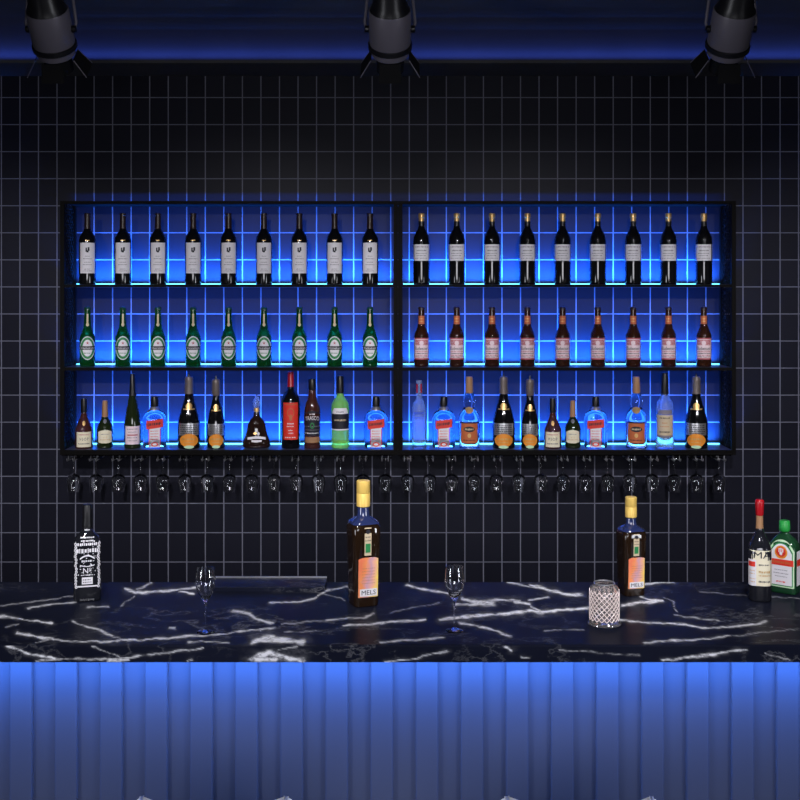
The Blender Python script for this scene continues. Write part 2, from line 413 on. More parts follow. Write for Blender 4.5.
def champagne(u, k=1.):
    h = 1. if k == 1. else .965
    P = [(0, 10.4 * k), (.8, 11.2 * k), (20, 11.3 * k), (26, 10.9 * k), (36, 8.6 * k), (46, 5.6 * k), (53, 3.9 * k + .2), (57, 3.6), (68, 3.7)]
    P = [(p[0] * h, p[1]) for p in P]
    r, b = start('champagne_bottle', P, u, 'wine_glass_dark')
    part(r, 'foil_capsule', [(54 * h, 4.1 * k + .45), (57 * h, 4.4), (67 * h, 4.2), (69 * h, 4.3), (71 * h, 3.5)], u, 'foilgrey')
    part(r, 'stopper_tip', [(71 * h, 1.2), (74 * h, .9), (75 * h, .5)], u, 'black', seg=8)
    b.rect(-9.4 * k * u, 9.4 * k * u, 13.5 * u * h, 25.5 * u * h, 0, 1, 14, 3)
    for z in (15.5, 17.5, 19.5, 21.5, 23.5): b.scrib(-8.6 * k * u, 8.6 * k * u, z * u * h, 1.1 * u, 1, 2, dens=8, seed=int(z))
    b.ell(0, 8.6 * u * h, 9 * k * u, 6.8 * u * h, 2, 3); b.scrib(-6.4 * k * u, 6.4 * k * u, 10 * u * h, 2.4 * u, 3, 4, dens=5); b.scrib(-5 * k * u, 5 * k * u, 6.6 * u * h, 1 * u, 3, 4, dens=6)
    b.ell(0, 2.2 * u * h, 5 * k * u, 1.6 * u, 4, 4)
    fin(r, b, ['silver', 'ink', 'orange', 'gold', 'palegreen'])
    b.ell(0, 42 * u * h, 3.3 * k * u, 3.4 * u, 0, 1); b.rect(-5.6 * k * u, 5.6 * k * u, 38.6 * u * h, 39.9 * u * h, 0, 1, 10)
    fin(r, b, ['gold'], 'neck_label')
    return r
def decanter(u):
    r, b = start('cognac_decanter', [(0, 11, 2.2), (.8, 13, 2.2), (3, 14, 2.2), (7, 13.6, 2.2), (12, 11.4), (18, 9.7), (24, 8.6), (28, 6.4), (31, 3.6), (34, 2.4), (38, 2.2)], u, 'cognac_dark', 1., .55, 32)
    part(r, 'neck_collar', [(36, 2.8), (39, 2.9), (40, 2.4)], u, 'gold')
    part(r, 'stopper', [(39, 1.8), (42, 3.4), (46, 3.8), (49, 2.6), (52, 1.2), (53, .6)], u, 'frost')
    b.rect(-9 * u, 9 * u, 8.6 * u, 11 * u, 0, 1, 12, 2, lambda x, z, a, w: (x, z + 1.2 * u * math.sin(a * PI)))
    b.rect(-5 * u, 5 * u, 6.6 * u, 8.6 * u, 0, 1, 8); b.ell(-1.6 * u, 15 * u, 1.8 * u, 1.2 * u, 1, 2); b.ell(1.8 * u, 14.6 * u, 1.4 * u, 1.6 * u, 0, 2)
    b.text('XO', 0, 12.6 * u, 4 * u, 2.4 * u, 0, 2)
    fin(r, b, ['white', 'gold'])
    return r
def red_label(u):
    r, b = start('wine_bottle', [(0, 8.6), (.8, 9.2), (46, 9.4), (50, 8.8), (54, 6.6), (57, 4.2), (60, 3.2), (66, 3)], u, 'wine_glass_dark')
    part(r, 'foil_capsule', [(61, 3.4), (63, 3.2), (75, 3.1), (76, 2.8)], u, 'redw')
    b.rect(-7.2 * u, 7.2 * u, 9 * u, 46 * u, 0, 1, 12)
    b.rect(-6.2 * u, 6.2 * u, 43.6 * u, 44.4 * u, 1, 2, 8); b.ell(0, 36 * u, 3.6 * u, 4.4 * u, 1, 2, 2.9 * u, 3.6 * u); b.ell(0, 31 * u, 1.4 * u, 3.4 * u, 1, 2)
    for z, w in ((25, 3.4), (22.4, 4), (18.4, 2.6), (15.6, 2.6), (11.4, 5.6)): b.scrib(-w * u, w * u, z * u, 1.3 * u, 2, 2, dens=4)
    fin(r, b, ['red', 'rust', 'white'])
    return r
def whisky_dark_label(u):
    r, b = start('whisky_bottle', [(0, 7.8), (.8, 8.3), (8, 8.0), (34, 8.2), (42, 7.4), (48, 5.0), (52, 4.0), (58, 3.4), (60, 3.4)], u, 'cognac')
    part(r, 'bottle_cap', [(58, 3.6), (59, 3.8), (68, 3.6), (69, 3.2)], u, 'black')
    b.rect(-8 * u, 8 * u, 13 * u, 35 * u, 0, 1, 14, 2, lambda x, z, a, w: (x, z + (2.4 * u * math.sin(a * PI) if w > .9 else 0)))
    b.text('TRASCO', 0, 29.4 * u, 14 * u, 4 * u, 1, 2, arc=1.2 * u); b.scrib(-2.6 * u, 2.6 * u, 34.4 * u, 1.2 * u, 1, 2, dens=3)
    b.ell(0, 23 * u, 2.2 * u, 3 * u, 3, 2, 1.2 * u, 1.8 * u)
    b.scrib(-7 * u, 7 * u, 22.2 * u, 1.2 * u, 2, 2, dens=6); b.scrib(-6.8 * u, 6.8 * u, 18.6 * u, .9 * u, 2, 2, dens=7); b.scrib(-7 * u, 7 * u, 15.4 * u, 1.6 * u, 1, 2, dens=7)
    b.rect(-7.2 * u, 7.2 * u, 6 * u, 11.5 * u, 4, 1, 12)
    fin(r, b, ['ink', 'white', 'grey_ink', 'green_ink', 'tan'])
    return r
def green_spirit(u):
    r, b = start('liqueur_bottle', [(0, 8.2), (.8, 8.9), (38, 9.0), (44, 8.6), (48, 6.6), (51, 4.2), (53.5, 3.2), (57, 3.0)], u, 'limegreen')
    part(r, 'bottle_cap', [(54.5, 3.5), (56, 3.6), (70.5, 3.4), (72, 2.9)], u, 'black')
    b.rect(-8.6 * u, 8.6 * u, 19.6 * u, 34.6 * u, 1, 2, 14); b.rect(-8.6 * u, 8.6 * u, 18.4 * u, 19.6 * u, 0, 2, 14)
    b.rect(-7.8 * u, 7.8 * u, 34.6 * u, 40.4 * u, 0, 1, 12, 3, lambda x, z, a, w: (x * (1 - .22 * w * w), z)); b.scrib(-3.6 * u, 3.6 * u, 36.6 * u, 1.6 * u, 2, 2, dens=4)
    b.scrib(-6 * u, 6 * u, 28.4 * u, 2 * u, 3, 3, dens=6)
    fin(r, b, ['white', 'ink', 'grey_ink', 'beige'])
    return r
def vodka(u):
    r, b = start('vodka_bottle', [(0, 6.4), (.8, 7.1), (40, 7.1), (44, 6.4), (47, 4.4), (49.5, 3.), (54, 2.8)], u, 'frost')
    part(r, 'bottle_cap', [(53, 3.1), (54, 3.3), (66.6, 3.1), (67.6, 2.7)], u, 'frost')
    b.p = [(0, 3.4 * u, 2.), (80 * u, 3.4 * u, 2.)]
    b.rect(-2.9 * u, -1.5 * u, 55 * u, 64 * u, 0, 1, 1); b.rect(1.2 * u, 2.6 * u, 55 * u, 64 * u, 0, 1, 1); fin(r, b, ['redw'], 'cap_print')
    b.p = [(0, 7.1 * u, 2.), (80 * u, 7.1 * u, 2.)]
    b.scrib(-5 * u, 5 * u, 35.4 * u, 2.2 * u, 0, 1, dens=5); b.scrib(-4 * u, 4 * u, 31 * u, .8 * u, 0, 1, dens=7); b.rect(-6 * u, 6 * u, 1.6 * u, 3.2 * u, 0, 1, 8)
    fin(r, b, ['blue_ink'], 'lettering')
    return r
def tequila(u):
    r, b = start('tequila_bottle', [(0, 9.6), (.8, 10.4), (26, 10.6), (32, 10.2), (37, 7.5), (40.5, 5.2), (44, 6.4), (49, 6.6), (52, 5), (54.5, 3.6), (57, 3.3)], u, 'clear')
    part(r, 'cork_stopper', [(54.6, 3.7), (57, 3.9), (69, 3.5), (71, 3.0)], u, 'tan')
    part(r, 'liquid', [(1.5, 8.9), (24, 9.2), (25, 9.2)], u, 'clear')
    b.rect(-8.2 * u, 8.2 * u, 5.8 * u, 26.4 * u, 0, 1, 12); b.rect(-8.2 * u, 8.2 * u, 25.4 * u, 26.6 * u, 1, 2, 12)
    b.ell(0, 19.6 * u, 5.6 * u, 2.8 * u, 1, 2); b.text('CIROC', 0, 19.6 * u, 8.4 * u, 2.6 * u, 2, 3) if False else b.scrib(-4.4 * u, 4.4 * u, 19.6 * u, 2.2 * u, 2, 3, dens=5)
    b.ell(0, 13.4 * u, 1.8 * u, 2.2 * u, 3, 2); b.scrib(-5.8 * u, 5.8 * u, 8.8 * u, 1.4 * u, 1, 2, dens=7)
    fin(r, b, ['rust', 'ink', 'beige', 'gold']); b.ell(0, 38.2 * u, 4.2 * u, 3.2 * u, 0, 2); fin(r, b, ['gold'], 'medallion')
    return r
def rum(u):
    r, b = start('rum_bottle', [(0, 7.8), (.8, 9.2), (8, 9.3), (10, 8.4), (14, 8.2), (42, 8.4), (46, 7.6), (50, 5), (53, 3.6), (56, 3.4)], u, 'frost')
    part(r, 'bottle_cap', [(53.4, 3.8), (55, 3.9), (73, 3.3), (75, 2.9)], u, 'black')
    b.rect(-7.8 * u, 7.8 * u, 13.2 * u, 33.4 * u, 0, 1, 12); b.rect(-7.8 * u, 7.8 * u, 11.2 * u, 13.2 * u, 3, 1, 12); b.rect(-6.6 * u, 6.6 * u, 34 * u, 38.6 * u, 3, 1, 10)
    b.scrib(-5 * u, 5 * u, 30.4 * u, 1.6 * u, 1, 2, dens=5); b.scrib(-2.6 * u, 2.6 * u, 25.6 * u, 1 * u, 2, 2, dens=4); b.scrib(-4.6 * u, 4.6 * u, 22 * u, .8 * u, 2, 2, dens=6); b.scrib(-5 * u, 5 * u, 16.6 * u, 1.8 * u, 1, 2, dens=5)
    fin(r, b, ['beige', 'ink', 'rust', 'grey_ink'])
    return r

# ------------------------------------------------------------------ room shell
def struct(name, mb, mat, **k):
    o = mb.build(name, mat, smooth=False); o['kind'] = 'structure'; return o
CE = 2.96; SOF = Z(76, WALL)
RX = 2.5; RY = -1.6
struct('wall_back', MB().box(-RX, RX, WALL, WALL + .12, 0, CE + .1), 'tile')
struct('wall_left', MB().box(-RX - .12, -RX, RY, WALL, 0, CE + .1), 'dark_wall')
struct('wall_right', MB().box(RX, RX + .12, RY, WALL, 0, CE + .1), 'dark_wall')
struct('wall_front', MB().box(-RX, RX, RY - .12, RY, 0, CE + .1), 'dark_wall')
struct('floor', MB().box(-RX, RX, RY, WALL, -.1, 0), 'floor')
struct('ceiling', MB().box(-RX, RX, RY, WALL, CE, CE + .1), 'dark_wall')
struct('trim_1', MB().box(-RX, RX, 4.69, WALL, SOF, SOF + .012), 'dark_wall')
cv = MB(); cp = [(4.73 - .42 * (1 - math.cos(t * PI / 32)), SOF + .0121 + (CE - SOF - .0125) * math.sin(t * PI / 32)) for t in range(17)] + [(WALL, CE - .0004), (WALL, SOF + .0121)]
cv.add([(x, y, z) for x in (-RX, RX) for y, z in cp], [(i, (i + 1) % 19, 19 + (i + 1) % 19, 19 + i) for i in range(19)] + [tuple(range(19))[::-1], tuple(range(19, 38))])
co_ = cv.build('trim_2', 'dark_wall', smooth=True); co_['kind'] = 'structure'

# ------------------------------------------------------------------ lights
def area(name, loc, size, energy, col, rot, spread=PI):
    l = bpy.data.lights.new(name, 'AREA'); l.shape = 'RECTANGLE'; l.size, l.size_y = size; l.energy = energy; l.color = col; l.spread = spread
    o = bpy.data.objects.new(name, l); COL.objects.link(o); o.location = loc; o.rotation_euler = rot; return o
def spot(name, loc, aim, energy, col, cone, blend=.6, rad=.05):
    l = bpy.data.lights.new(name, 'SPOT'); l.energy = energy; l.color = col; l.spot_size = math.radians(cone); l.spot_blend = blend; l.shadow_soft_size = rad
    o = bpy.data.objects.new(name, l); COL.objects.link(o); o.location = loc
    o.rotation_euler = (Vector(aim) - Vector(loc)).to_track_quat('-Z', 'Y').to_euler(); return o
BLUE = (.015, .16, 1.0)
PBLUE = (.055, .28, 1.0)
K = 1.0
# unseen key and fill lights, added to brighten the bar and bottles
area('front_fill', (0, -1.3, 2.0), (2.0, .8), 17 * K, (.93, .93, 1), (math.radians(74), 0, 0), math.radians(100))  # added soft fill behind the camera, no fixture there
for sx in (-2.0, -.65, .65, 2.0):
    spot('front_key', (sx * .9, 1.2, 2.9), (sx * 1.0, 4.6, 1.12), 180 * K, (.97, .95, 1), 48, .75, .04)  # added unseen key spots; light the labels, cone leaves the wall top dark
for sx in (-1, 1):
    area('side_fill', (sx * 2.46, 1.2, 1.35), (.9, .5), 24, (.9, .92, 1), (0, PI / 2 * sx, 0), math.radians(130))  # added side fill, puts edge highlights on the glass
for sx in (-1.1, 0, 1.1):
    spot('counter_fill', (sx, 2.75, 2.90), (sx, 3.1, 1.05), 42, (.95, .95, 1), 62, .9, .03)  # added fill from above, brightens the marble veins and labels
# cove light lying on the soffit ledge, washing the ceiling
area('cove_light', (0, 4.705, SOF + .016), (4.9, .02), 2.1, (.05, .13, 1.0), (PI + math.radians(5), 0, 0))

# ------------------------------------------------------------------ wall shelving
DF = 4.80; DB = 4.982
ZT = Z(201, DF); S1 = Z(284.5, DF); S2 = Z(367.5, DF); S3 = Z(450, DF); ZB = Z(455, DF)
def cabinet(x0, x1, side, which):
    r = empty('wall_shelf_unit', (0, 0, 0), 0, f'black steel wall shelf unit, blue-lit, the {which} one of the pair', 'shelving', 'backlit shelf units on the tiled wall')
    p = .018
    fr = MB()
    for x in (x0, x1 - p):
        for y in (DF, DB - p): fr.box(x, x + p, y, y + p, ZB, ZT)
    fr.box(x0 + p, x1 - p, DF, DF + p, ZT - .012, ZT); fr.box(x0 + p, x1 - p, DF, DF + p * .6, ZB, S3 - .017)
    fr.box(x0 + p, x1 - p, DB - p, DB, ZT - .012, ZT)
    fr.build('frame', 'frame', r, smooth=False)
    MB().box(x0 + p, x1 - p, DF + p, DB - p, ZT - .011, ZT - .001).build('top_board', 'frame', r, smooth=False)
    for zs, th in ((S1, .011), (S2, .013), (S3, .016)):
        sh = MB().box(x0 + p, x1 - p, DF + .0025, DB - .002, zs - th, zs).box(x0 + p, x1 - p, DF + .0002, DF + .0025, zs - th, zs, 1).build('shelf', ['shelf', 'frame'], r, smooth=False)
        MB().box(x0 + p + .004, x1 - p - .004, DB - .014, DB - .004, zs + .0003, zs + .0035).build('led_strip', 'led_blue', sh, smooth=False)
    # outer side: diamond mesh; inner side: solid board
    xo = x0 if side < 0 else x1 - p; xi = x1 - p if side < 0 else x0
    ms = MB(); ya, yb, za, zb = DF + p, DB - p, ZB + .005, ZT - .012
    W = yb - ya; step = .026; cx = xo + p / 2
    k = -int(W / step) - 1
    while za + k * step < zb:
        for sg in (1, -1):
            a = za + k * step; pts = []
            t0 = max(0, (za - a) / W); t1 = min(1, (zb - a) / W)
            if t1 - t0 > .05:
                f = (lambda t: ya + W * t) if sg > 0 else (lambda t: yb - W * t)
                ms.tube([(cx, f(t0), a + W * t0), (cx, f(t1), a + W * t1)], .0022, 4)
        k += 1
    ms.build('mesh_side_panel', 'frame', r, smooth=False)
    MB().box(xi + .003, xi + p - .003, ya, yb, ZB + .005, ZT - .012).build('side_board', 'frame', r, smooth=False)
    return r
XL = X(60, DF); XR = X(736, DF)
cabinet(XL, -.0005, -1, 'left'); cabinet(.0005, XR, 1, 'right')
for (xa, xb) in ((XL, 0), (0, XR)):
    for zs, e in ((S1, 1.), (S2, 1.), (S3, 1.)):
        w = xb - xa - .06
        area('shelf_light', ((xa + xb) / 2, DB - .045, zs + .012), (w, .012), 37 * e, BLUE, (PI - math.radians(32), 0, 0), math.radians(120))

# ------------------------------------------------------------------ bottles on the shelves
DBT = 4.865; U = DBT / F
LX = [87.5, 122.9, 158, 193.2, 228.6, 264, 299.4, 334.6, 370]
RXs = [421.5, 456.8, 492, 527.4, 562.6, 597.8, 633.2, 668.5, 703.8]
def row(proto, xs, zs, label, group, cat, nm):
    for i, px in enumerate(xs):
        o = proto if i == 0 else copy_tree(proto)
        o.location = (X(px, DBT), DBT, zs + .0003); o.rotation_euler = (0, 0, -math.atan(X(px, DBT) / DBT))
        tag(o, label.format(ORD[i]), cat, group)
row(wine_white_label(U), LX, S1, 'wine bottle with tall white label, {} from left, top shelf of left unit', 'tall-label wine bottles on the top left shelf', 'bottle', 0)
row(wine_square_label(U), RXs, S1, 'gold-topped wine bottle with square white label, {} from left, top shelf of right unit', 'square-label wine bottles on the top right shelf', 'bottle', 0)
row(beer_green(U), LX, S2, 'green beer bottle with oval label, {} from left on the left middle shelf', 'green beer bottles on the middle left shelf', 'bottle', 0)
row(beer_brown(U), RXs, S2, 'brown beer bottle with busy pale label, {} from left on the right middle shelf', 'brown beer bottles on the middle right shelf', 'bottle', 0)
def put(o, px, label, cat='bottle', group=None, zs=None, yy=DBT):
    o.location = (X(px, yy), yy, (S3 if zs is None else zs) + .0003); o.rotation_euler = (0, 0, -math.atan(X(px, yy) / yy)); return tag(o, label, cat, group)
gS = 'mixed spirits on the bottom shelves'
c1 = cognac_square(U); c2 = cognac_round(U); g1 = gin(U); h1 = champagne(U); h2 = champagne(U, .8); tq = tequila(U)
put(c1, 83.9, 'black-capped amber cognac bottle at left end of the left bottom shelf', group=gS)
put(c2, 105, 'tan-capped round cognac bottle, second on the left bottom shelf', group=gS)
put(hock(U), 132.5, 'slender dark bottle with sloping shoulders and pale pink label, left bottom shelf', group=gS)
put(g1, 154.6, 'clear gin bottle with red banner beside the slender dark bottle', group=gS)
put(h1, 189, 'wide champagne bottle with orange oval label on the left bottom shelf', group=gS)
put(h2, 216, 'slimmer champagne bottle with orange oval label on the left bottom shelf', group=gS)
put(decanter(U), 256.6, 'squat onion-shaped dark cognac decanter with clear stopper on left bottom shelf', group=gS)
put(red_label(U), 290.7, 'tall dark wine bottle with bright red label and red capsule', group=gS)
put(whisky_dark_label(U), 312.2, 'reddish-brown whisky bottle with black label beside the red-label wine bottle', group=gS)
put(green_spirit(U), 340.2, 'pale green liqueur bottle with white and black label and black cap', group=gS)
put(copy_tree(g1), 376, 'clear gin bottle with red banner at right end of the left bottom shelf', group=gS)
put(vodka(U), 419.2, 'tall slim clear vodka bottle with faint blue lettering, no paper label', group=gS)
put(copy_tree(g1), 443.8, 'clear gin bottle with red banner beside the slim clear vodka bottle', group=gS)
put(tq, 469.3, 'cork-topped clear tequila bottle with rust label, beside a gin bottle on the right', group=gS)
put(copy_tree(h1), 503.7, 'wide orange-label champagne bottle in the left half of right bottom shelf', group=gS)
put(copy_tree(h2), 530, 'slimmer orange-label champagne bottle on the right bottom shelf', group=gS)
put(copy_tree(c1), 552.7, 'black-capped amber cognac bottle in the middle of the right bottom shelf', group=gS)
put(copy_tree(c2), 572.8, 'tan-capped round cognac bottle in the middle of the right bottom shelf', group=gS)
put(copy_tree(g1), 595.7, 'clear gin bottle with red banner beside the tan-capped cognac on the right', group=gS)
put(copy_tree(tq), 636.3, 'cork-topped clear tequila bottle with rust label, beside the beige-label rum', group=gS)
put(rum(U), 664.8, 'clear rum bottle with beige label, frosty foot and black cap', group=gS)
put(copy_tree(h1), 696.3, 'wide orange-label champagne bottle at right end of the right bottom shelf', group=gS)

# ------------------------------------------------------------------ hanging glass racks and upside-down wine glasses
GXS = [73.8 + 22.24 * k for k in range(30)]
ZW = 1.2035
def rack(xs, which):
    r = empty('glass_rack', (0, 0, 0), 0, f'wire rack for hanging stemware under the {which} shelf unit', 'rack', 'stemware racks')
    fb = MB(); xa = X(xs[0], DBT) - .04; xb = X(xs[-1], DBT) + .04
    for y in (DF + .03, DB - .03): fb.box(xa, xb, y - .006, y + .006, ZB - .007, ZB - .0005)
    fb.build('mounting_bar', 'frame', r, smooth=False)
    pr = None
    for px in xs:
        if pr is None:
            m = MB()
            for s in (-1, 1):
                x = s * .013
                m.tube([(x, DB - .03, ZB - .006), (x, DB - .03, ZW + .004), (x, DB - .034, ZW), (x, DF + .012, ZW), (x, DF + .008, ZW + .004), (x, DF + .008, ZW + .010)], .0022, 6)
                m.tube([(x, DF + .03, ZB - .006), (x, DF + .03, ZW)], .0018, 6)
            pr = o = m.build('wire_hanger', 'steel', r)
        else:
            o = pr.copy(); COL.objects.link(o)
        o.location = (X(px, DBT), 0, 0)
rack(GXS[:15], 'left'); rack(GXS[15:], 'right')
def stem_profile(pts, th):
    """outer profile then the inner one back"""
    return pts
hg = empty('hanging_wine_glass')
u = U
# z = 0: underside of the foot as hung (rests on the wires), everything else hangs below
outer = [(1.0, 6.4), (.35, 6.6), (-.0, 6.3), (-.6, 2.4), (-2, .8), (-13.5, .62), (-15.5, 1.6), (-16.6, 4.2), (-18.4, 6.4), (-21, 7.3), (-25, 7.1), (-33, 5.9)]
inner = [(-33, 5.5), (-25, 6.7), (-21, 6.9), (-18.6, 6.0), (-16.9, 3.8), (-16.0, .4)]
mb = MB(); mb.lathe(scaled(outer + inner, u), 22, 0)
mb.build('glass', 'stem', hg)
for i, px in enumerate(GXS):
    o = hg if i == 0 else copy_tree(hg)
    o.location = (X(px, DBT), DBT, ZW + .0024 + .0003)
    tag(o, f'upside-down wine glass hanging {ORD[i]} from the left in the row under the shelves', 'wine glass', 'wine glasses hanging under the shelves')

# ------------------------------------------------------------------ counter
CT = H - (645 - CY) / F * 2.87; CF = 2.87; CBK = CF + .60; TH = .043
print('counter top', CT)
VT = [  # veins on the top: (width px, strength, points in px)
 (0.9,.9,[(0,616.5),(20,619),(40,621.5),(52,623)]), (1.3,1.,[(18,632.5),(37,636.6),(54,639.6)]), (.8,.7,[(54,639.6),(83,641.6),(111,641.6),(130,640.3)]),
 (.6,.4,[(34,643),(51,639.5)]), (.9,.6,[(72,621.4),(88,626.5),(101,631.5),(118,638.3),(130,641)]), (.8,.55,[(27,608),(54,604.5),(76,602.8)]), (1,.5,[(89,606.5),(108,607)]),
 (.6,.35,[(0,606),(30,602),(74,596.4)]), (1.2,.75,[(125,588.7),(135,592),(159,592),(179,589.7),(196,587)]), (.8,.5,[(135,588.7),(152,583)]), (.6,.35,[(121,606.6),(135,595.5)]),
 (1.2,.8,[(180,592),(194,593.4)]), (1.4,1.,[(216,583.6),(240,581.6)]), (1,.6,[(128,641),(159,638.3),(189,636),(209,635),(236,632.6),(270,629)]), (.9,.5,[(187,642.5),(202,641),(229,643.5)]),
 (2.6,1.,[(253,642),(262,639),(270,637.6),(283,638.8),(303,642.3)]), (2.2,.9,[(258,640),(275,641),(292,642)]), (1.3,.5,[(233,610.6),(250,613.3),(260,620),(270,623)]), (.6,.35,[(5,627.5),(20,624)]), (1,.4,[(169,626.8),(175,627.5)]),
 (.9,.65,[(270,602),(297,602),(314,597.8),(327,591),(346,586.3)]), (1.1,.85,[(344,625.8),(371,624),(395,622),(425,619.7)]), (.8,.5,[(327,620),(348,618),(365,617.4),(376,614)]),
 (.6,.3,[(280,624),(327,620.7)]), (.8,.5,[(260,620.7),(273,622.7)]), (.8,.5,[(260,631.5),(275,627.5)]), (.9,.75,[(381,642.7),(408,640),(445,637)]), (.6,.3,[(284,632.5),(317,630.2)]),
 (1.1,.7,[(407,585.3),(425,589.7),(449,593)]), (1.5,1.,[(440,620),(469,616.7),(496,614),(530,611.3),(542,612.3),(589,608)]), (1.2,.7,[(456,605.6),(476,603.9),(496,599.8),(520,600.5)]), (2.4,.7,[(462,599),(476,602),(493,604)]),
 (1.,.8,[(459,623.5),(479,625.8),(496,630.2),(511,637)]), (1.,.6,[(506,582),(530,586.3),(547,588.7),(560,594)]), (1.3,.9,[(515,602),(530,603.9)]),
 (1.3,.9,[(530,584.3),(547,588.7),(560,593.7),(582,594.4)]), (.8,.6,[(530,600.5),(550,596.4)]), (.8,.7,[(530,607.3),(542,610.6)]), (1.3,.95,[(621,606.2),(641,602.2),(663,601.2)]), (1.1,.8,[(641,596.4),(648,599.8),(663,601.2)]),
 (.5,.45,[(663,598.8),(672,600.5),(677.5,612.3)]), (1.3,.9,[(645,584.3),(673,581.6)]), (.9,.75,[(619,619),(648,622.4),(685,624),(709,628.5),(732,626.8),(766,622.4)]), (.9,.7,[(645,643.7),(672,640.3),(699,639.3),(729,636)]),
 (.7,.4,[(675,615.7),(695,617.4),(719,620.7)]), (.6,.3,[(543,631.5),(584,629.2)]), (.6,.3,[(732,636),(800,629)]), (.5,.25,[(700,592),(800,599)]), (.5,.3,[(310,590),(345,600)]), (.5,.3,[(390,612),(440,603)])]
VF = [  # veins on the front edge
 (1.3,1.,[(7,646.7),(24,651.8),(40,656),(62,659)]), (.8,.6,[(37,661),(67,658.5),(101,659.5),(125,658),(152,654.5),(202,648.5)]), (.7,.4,[(91,646),(108,652),(125,658.5)]),
 (1.2,.7,[(108,661),(128,659.5)]), (.9,.5,[(186,661),(192,659.5)]), (2.8,1.,[(253,659),(260,655),(270,653.6),(283,656.5),(303,661)]), (2,.9,[(256,660),(275,659)]), (.7,.5,[(277,651),(297,647)]),
 (.9,.7,[(385,662),(408,659.5),(429,655),(447,651)]), (1.3,.9,[(505,646),(513,651)]), (.9,.5,[(521,658),(530,658)]), (1.,.8,[(664,660.6),(705,656),(732,650.4),(746,649.4)]), (.7,.6,[(678,658),(712,654)]), (.7,.4,[(766,653),(790,660)]), (.6,.3,[(560,650),(640,656)])]
def vnoise(x, y, seed):
    r = np.random.RandomState(seed).rand(256, 256)
    xi = np.floor(x).astype(int); yi = np.floor(y).astype(int); fx = x - xi; fy = y - yi
    fx = fx * fx * (3 - 2 * fx); fy = fy * fy * (3 - 2 * fy)
    g = lambda a, b: r[a % 256, b % 256]
    return (g(xi, yi) * (1 - fx) + g(xi + 1, yi) * fx) * (1 - fy) + (g(xi, yi + 1) * (1 - fx) + g(xi + 1, yi + 1) * fx) * fy - .5
def veins(px, py, V):
    qx = px + 3.5 * vnoise(px / 17, py / 7, 1) + 2.2 * vnoise(px / 4, py / 2, 2)
    qy = py + 1.8 * vnoise(px / 13, py / 9, 3) + 1.2 * vnoise(px / 4.2, py / 3, 4)
    out = np.zeros_like(px); wmod = 1 + 1.1 * vnoise(px / 9, py / 5, 5)
    for w, s, pts in V:
        d = np.full_like(px, 1e9)
        for (x0, y0), (x1, y1) in zip(pts, pts[1:]):
            dx, dy = x1 - x0, y1 - y0; t = np.clip(((qx - x0) * dx + (qy - y0) * dy) / (dx * dx + dy * dy), 0, 1)
            d = np.minimum(d, np.hypot(qx - x0 - t * dx, qy - y0 - t * dy))
        ww = .8 * w * np.clip(wmod, .4, 1.6)
        out = np.maximum(out, s * (np.exp(-(d / ww) ** 2.6) + .07 * np.exp(-(d / (ww * 3.)) ** 2)))
    return out
def slab(name, x0, x1, y0, y1, ztop, th, nx, ny, bev=.004, nf=14, vein=True):
    # cross-section from the bottom back, over the top, round the bevelled front, down the face
    sec = [(y1, ztop - th), (y1, ztop - .002), (y1 - .002, ztop)]
    for i in range(1, ny): sec.append((y1 + (y0 + bev - y1) * i / ny, ztop))
    sec += [(y0 + bev, ztop), (y0 + bev * .3, ztop - bev * .3), (y0, ztop - bev)]
    nt = len(sec)
    for i in range(1, nf + 1): sec.append((y0, ztop - bev - (th - bev) * i / nf))
    xs = np.linspace(x0, x1, nx + 1); ns = len(sec); S = np.array(sec)
    V = np.zeros((nx + 1, ns, 3)); V[:, :, 0] = xs[:, None]; V[:, :, 1] = S[None, :, 0]; V[:, :, 2] = S[None, :, 1]
    idx = np.arange((nx + 1) * ns).reshape(nx + 1, ns)
    a = idx[:-1, :-1].ravel(); b = idx[1:, :-1].ravel(); c = idx[1:, 1:].ravel(); d = idx[:-1, 1:].ravel()
    faces = np.stack([a, d, c, b], 1).tolist()
    a = idx[:-1, -1]; b = idx[1:, -1]; c = idx[1:, 0]; d = idx[:-1, 0]
    faces += np.stack([a, d, c, b], 1).tolist()
    faces.append(idx[0].tolist()[::-1]); faces.append(idx[-1].tolist())
    me = bpy.data.meshes.new(name); me.from_pydata(V.reshape(-1, 3).tolist(), [], faces); me.materials.append(M['marble'])
    P = V.reshape(-1, 3); px = CX + P[:, 0] / P[:, 1] * F; py = CY - (P[:, 2] - H) / P[:, 1] * F
    # pattern continues past the pictured stretch by reflection
    px = np.abs(px); px = np.where(px > 800, 1600 - px, px); px = np.abs(px)
    val = np.zeros(len(P))
    if vein:
        isf = np.tile(np.arange(ns) >= nt - 1, nx + 1)
        val = np.where(isf, veins(px, py, VF), veins(px, py, VT))
    at = me.attributes.new('vein', 'FLOAT', 'POINT'); at.data.foreach_set('value', np.clip(val, 0, 1).astype(np.float32))
    me.update(); o = bpy.data.objects.new(name, me); COL.objects.link(o); return o
ct = slab('countertop', -1.75, 1.75, CF, CBK, CT, TH, 1000, 84)
tag(ct, 'long black marble bar top with white veins above the blue-lit front', 'countertop')
# raised ledge at the back of the top
le = slab('marble_ledge', X(213, 3.47), X(327, 3.47), CBK - .11, CBK - .005, CT + .0135, .0130, 60, 8, .002, 2, vein=False)
tag(le, 'low raised marble strip with pale edge at the back of the bar top', 'marble ledge')
MB().box(X(213, 3.47), X(327, 3.47), CBK - .0049, CBK - .001, CT + .0006, CT + .0175).build('edge_trim', 'steel', le, smooth=False)

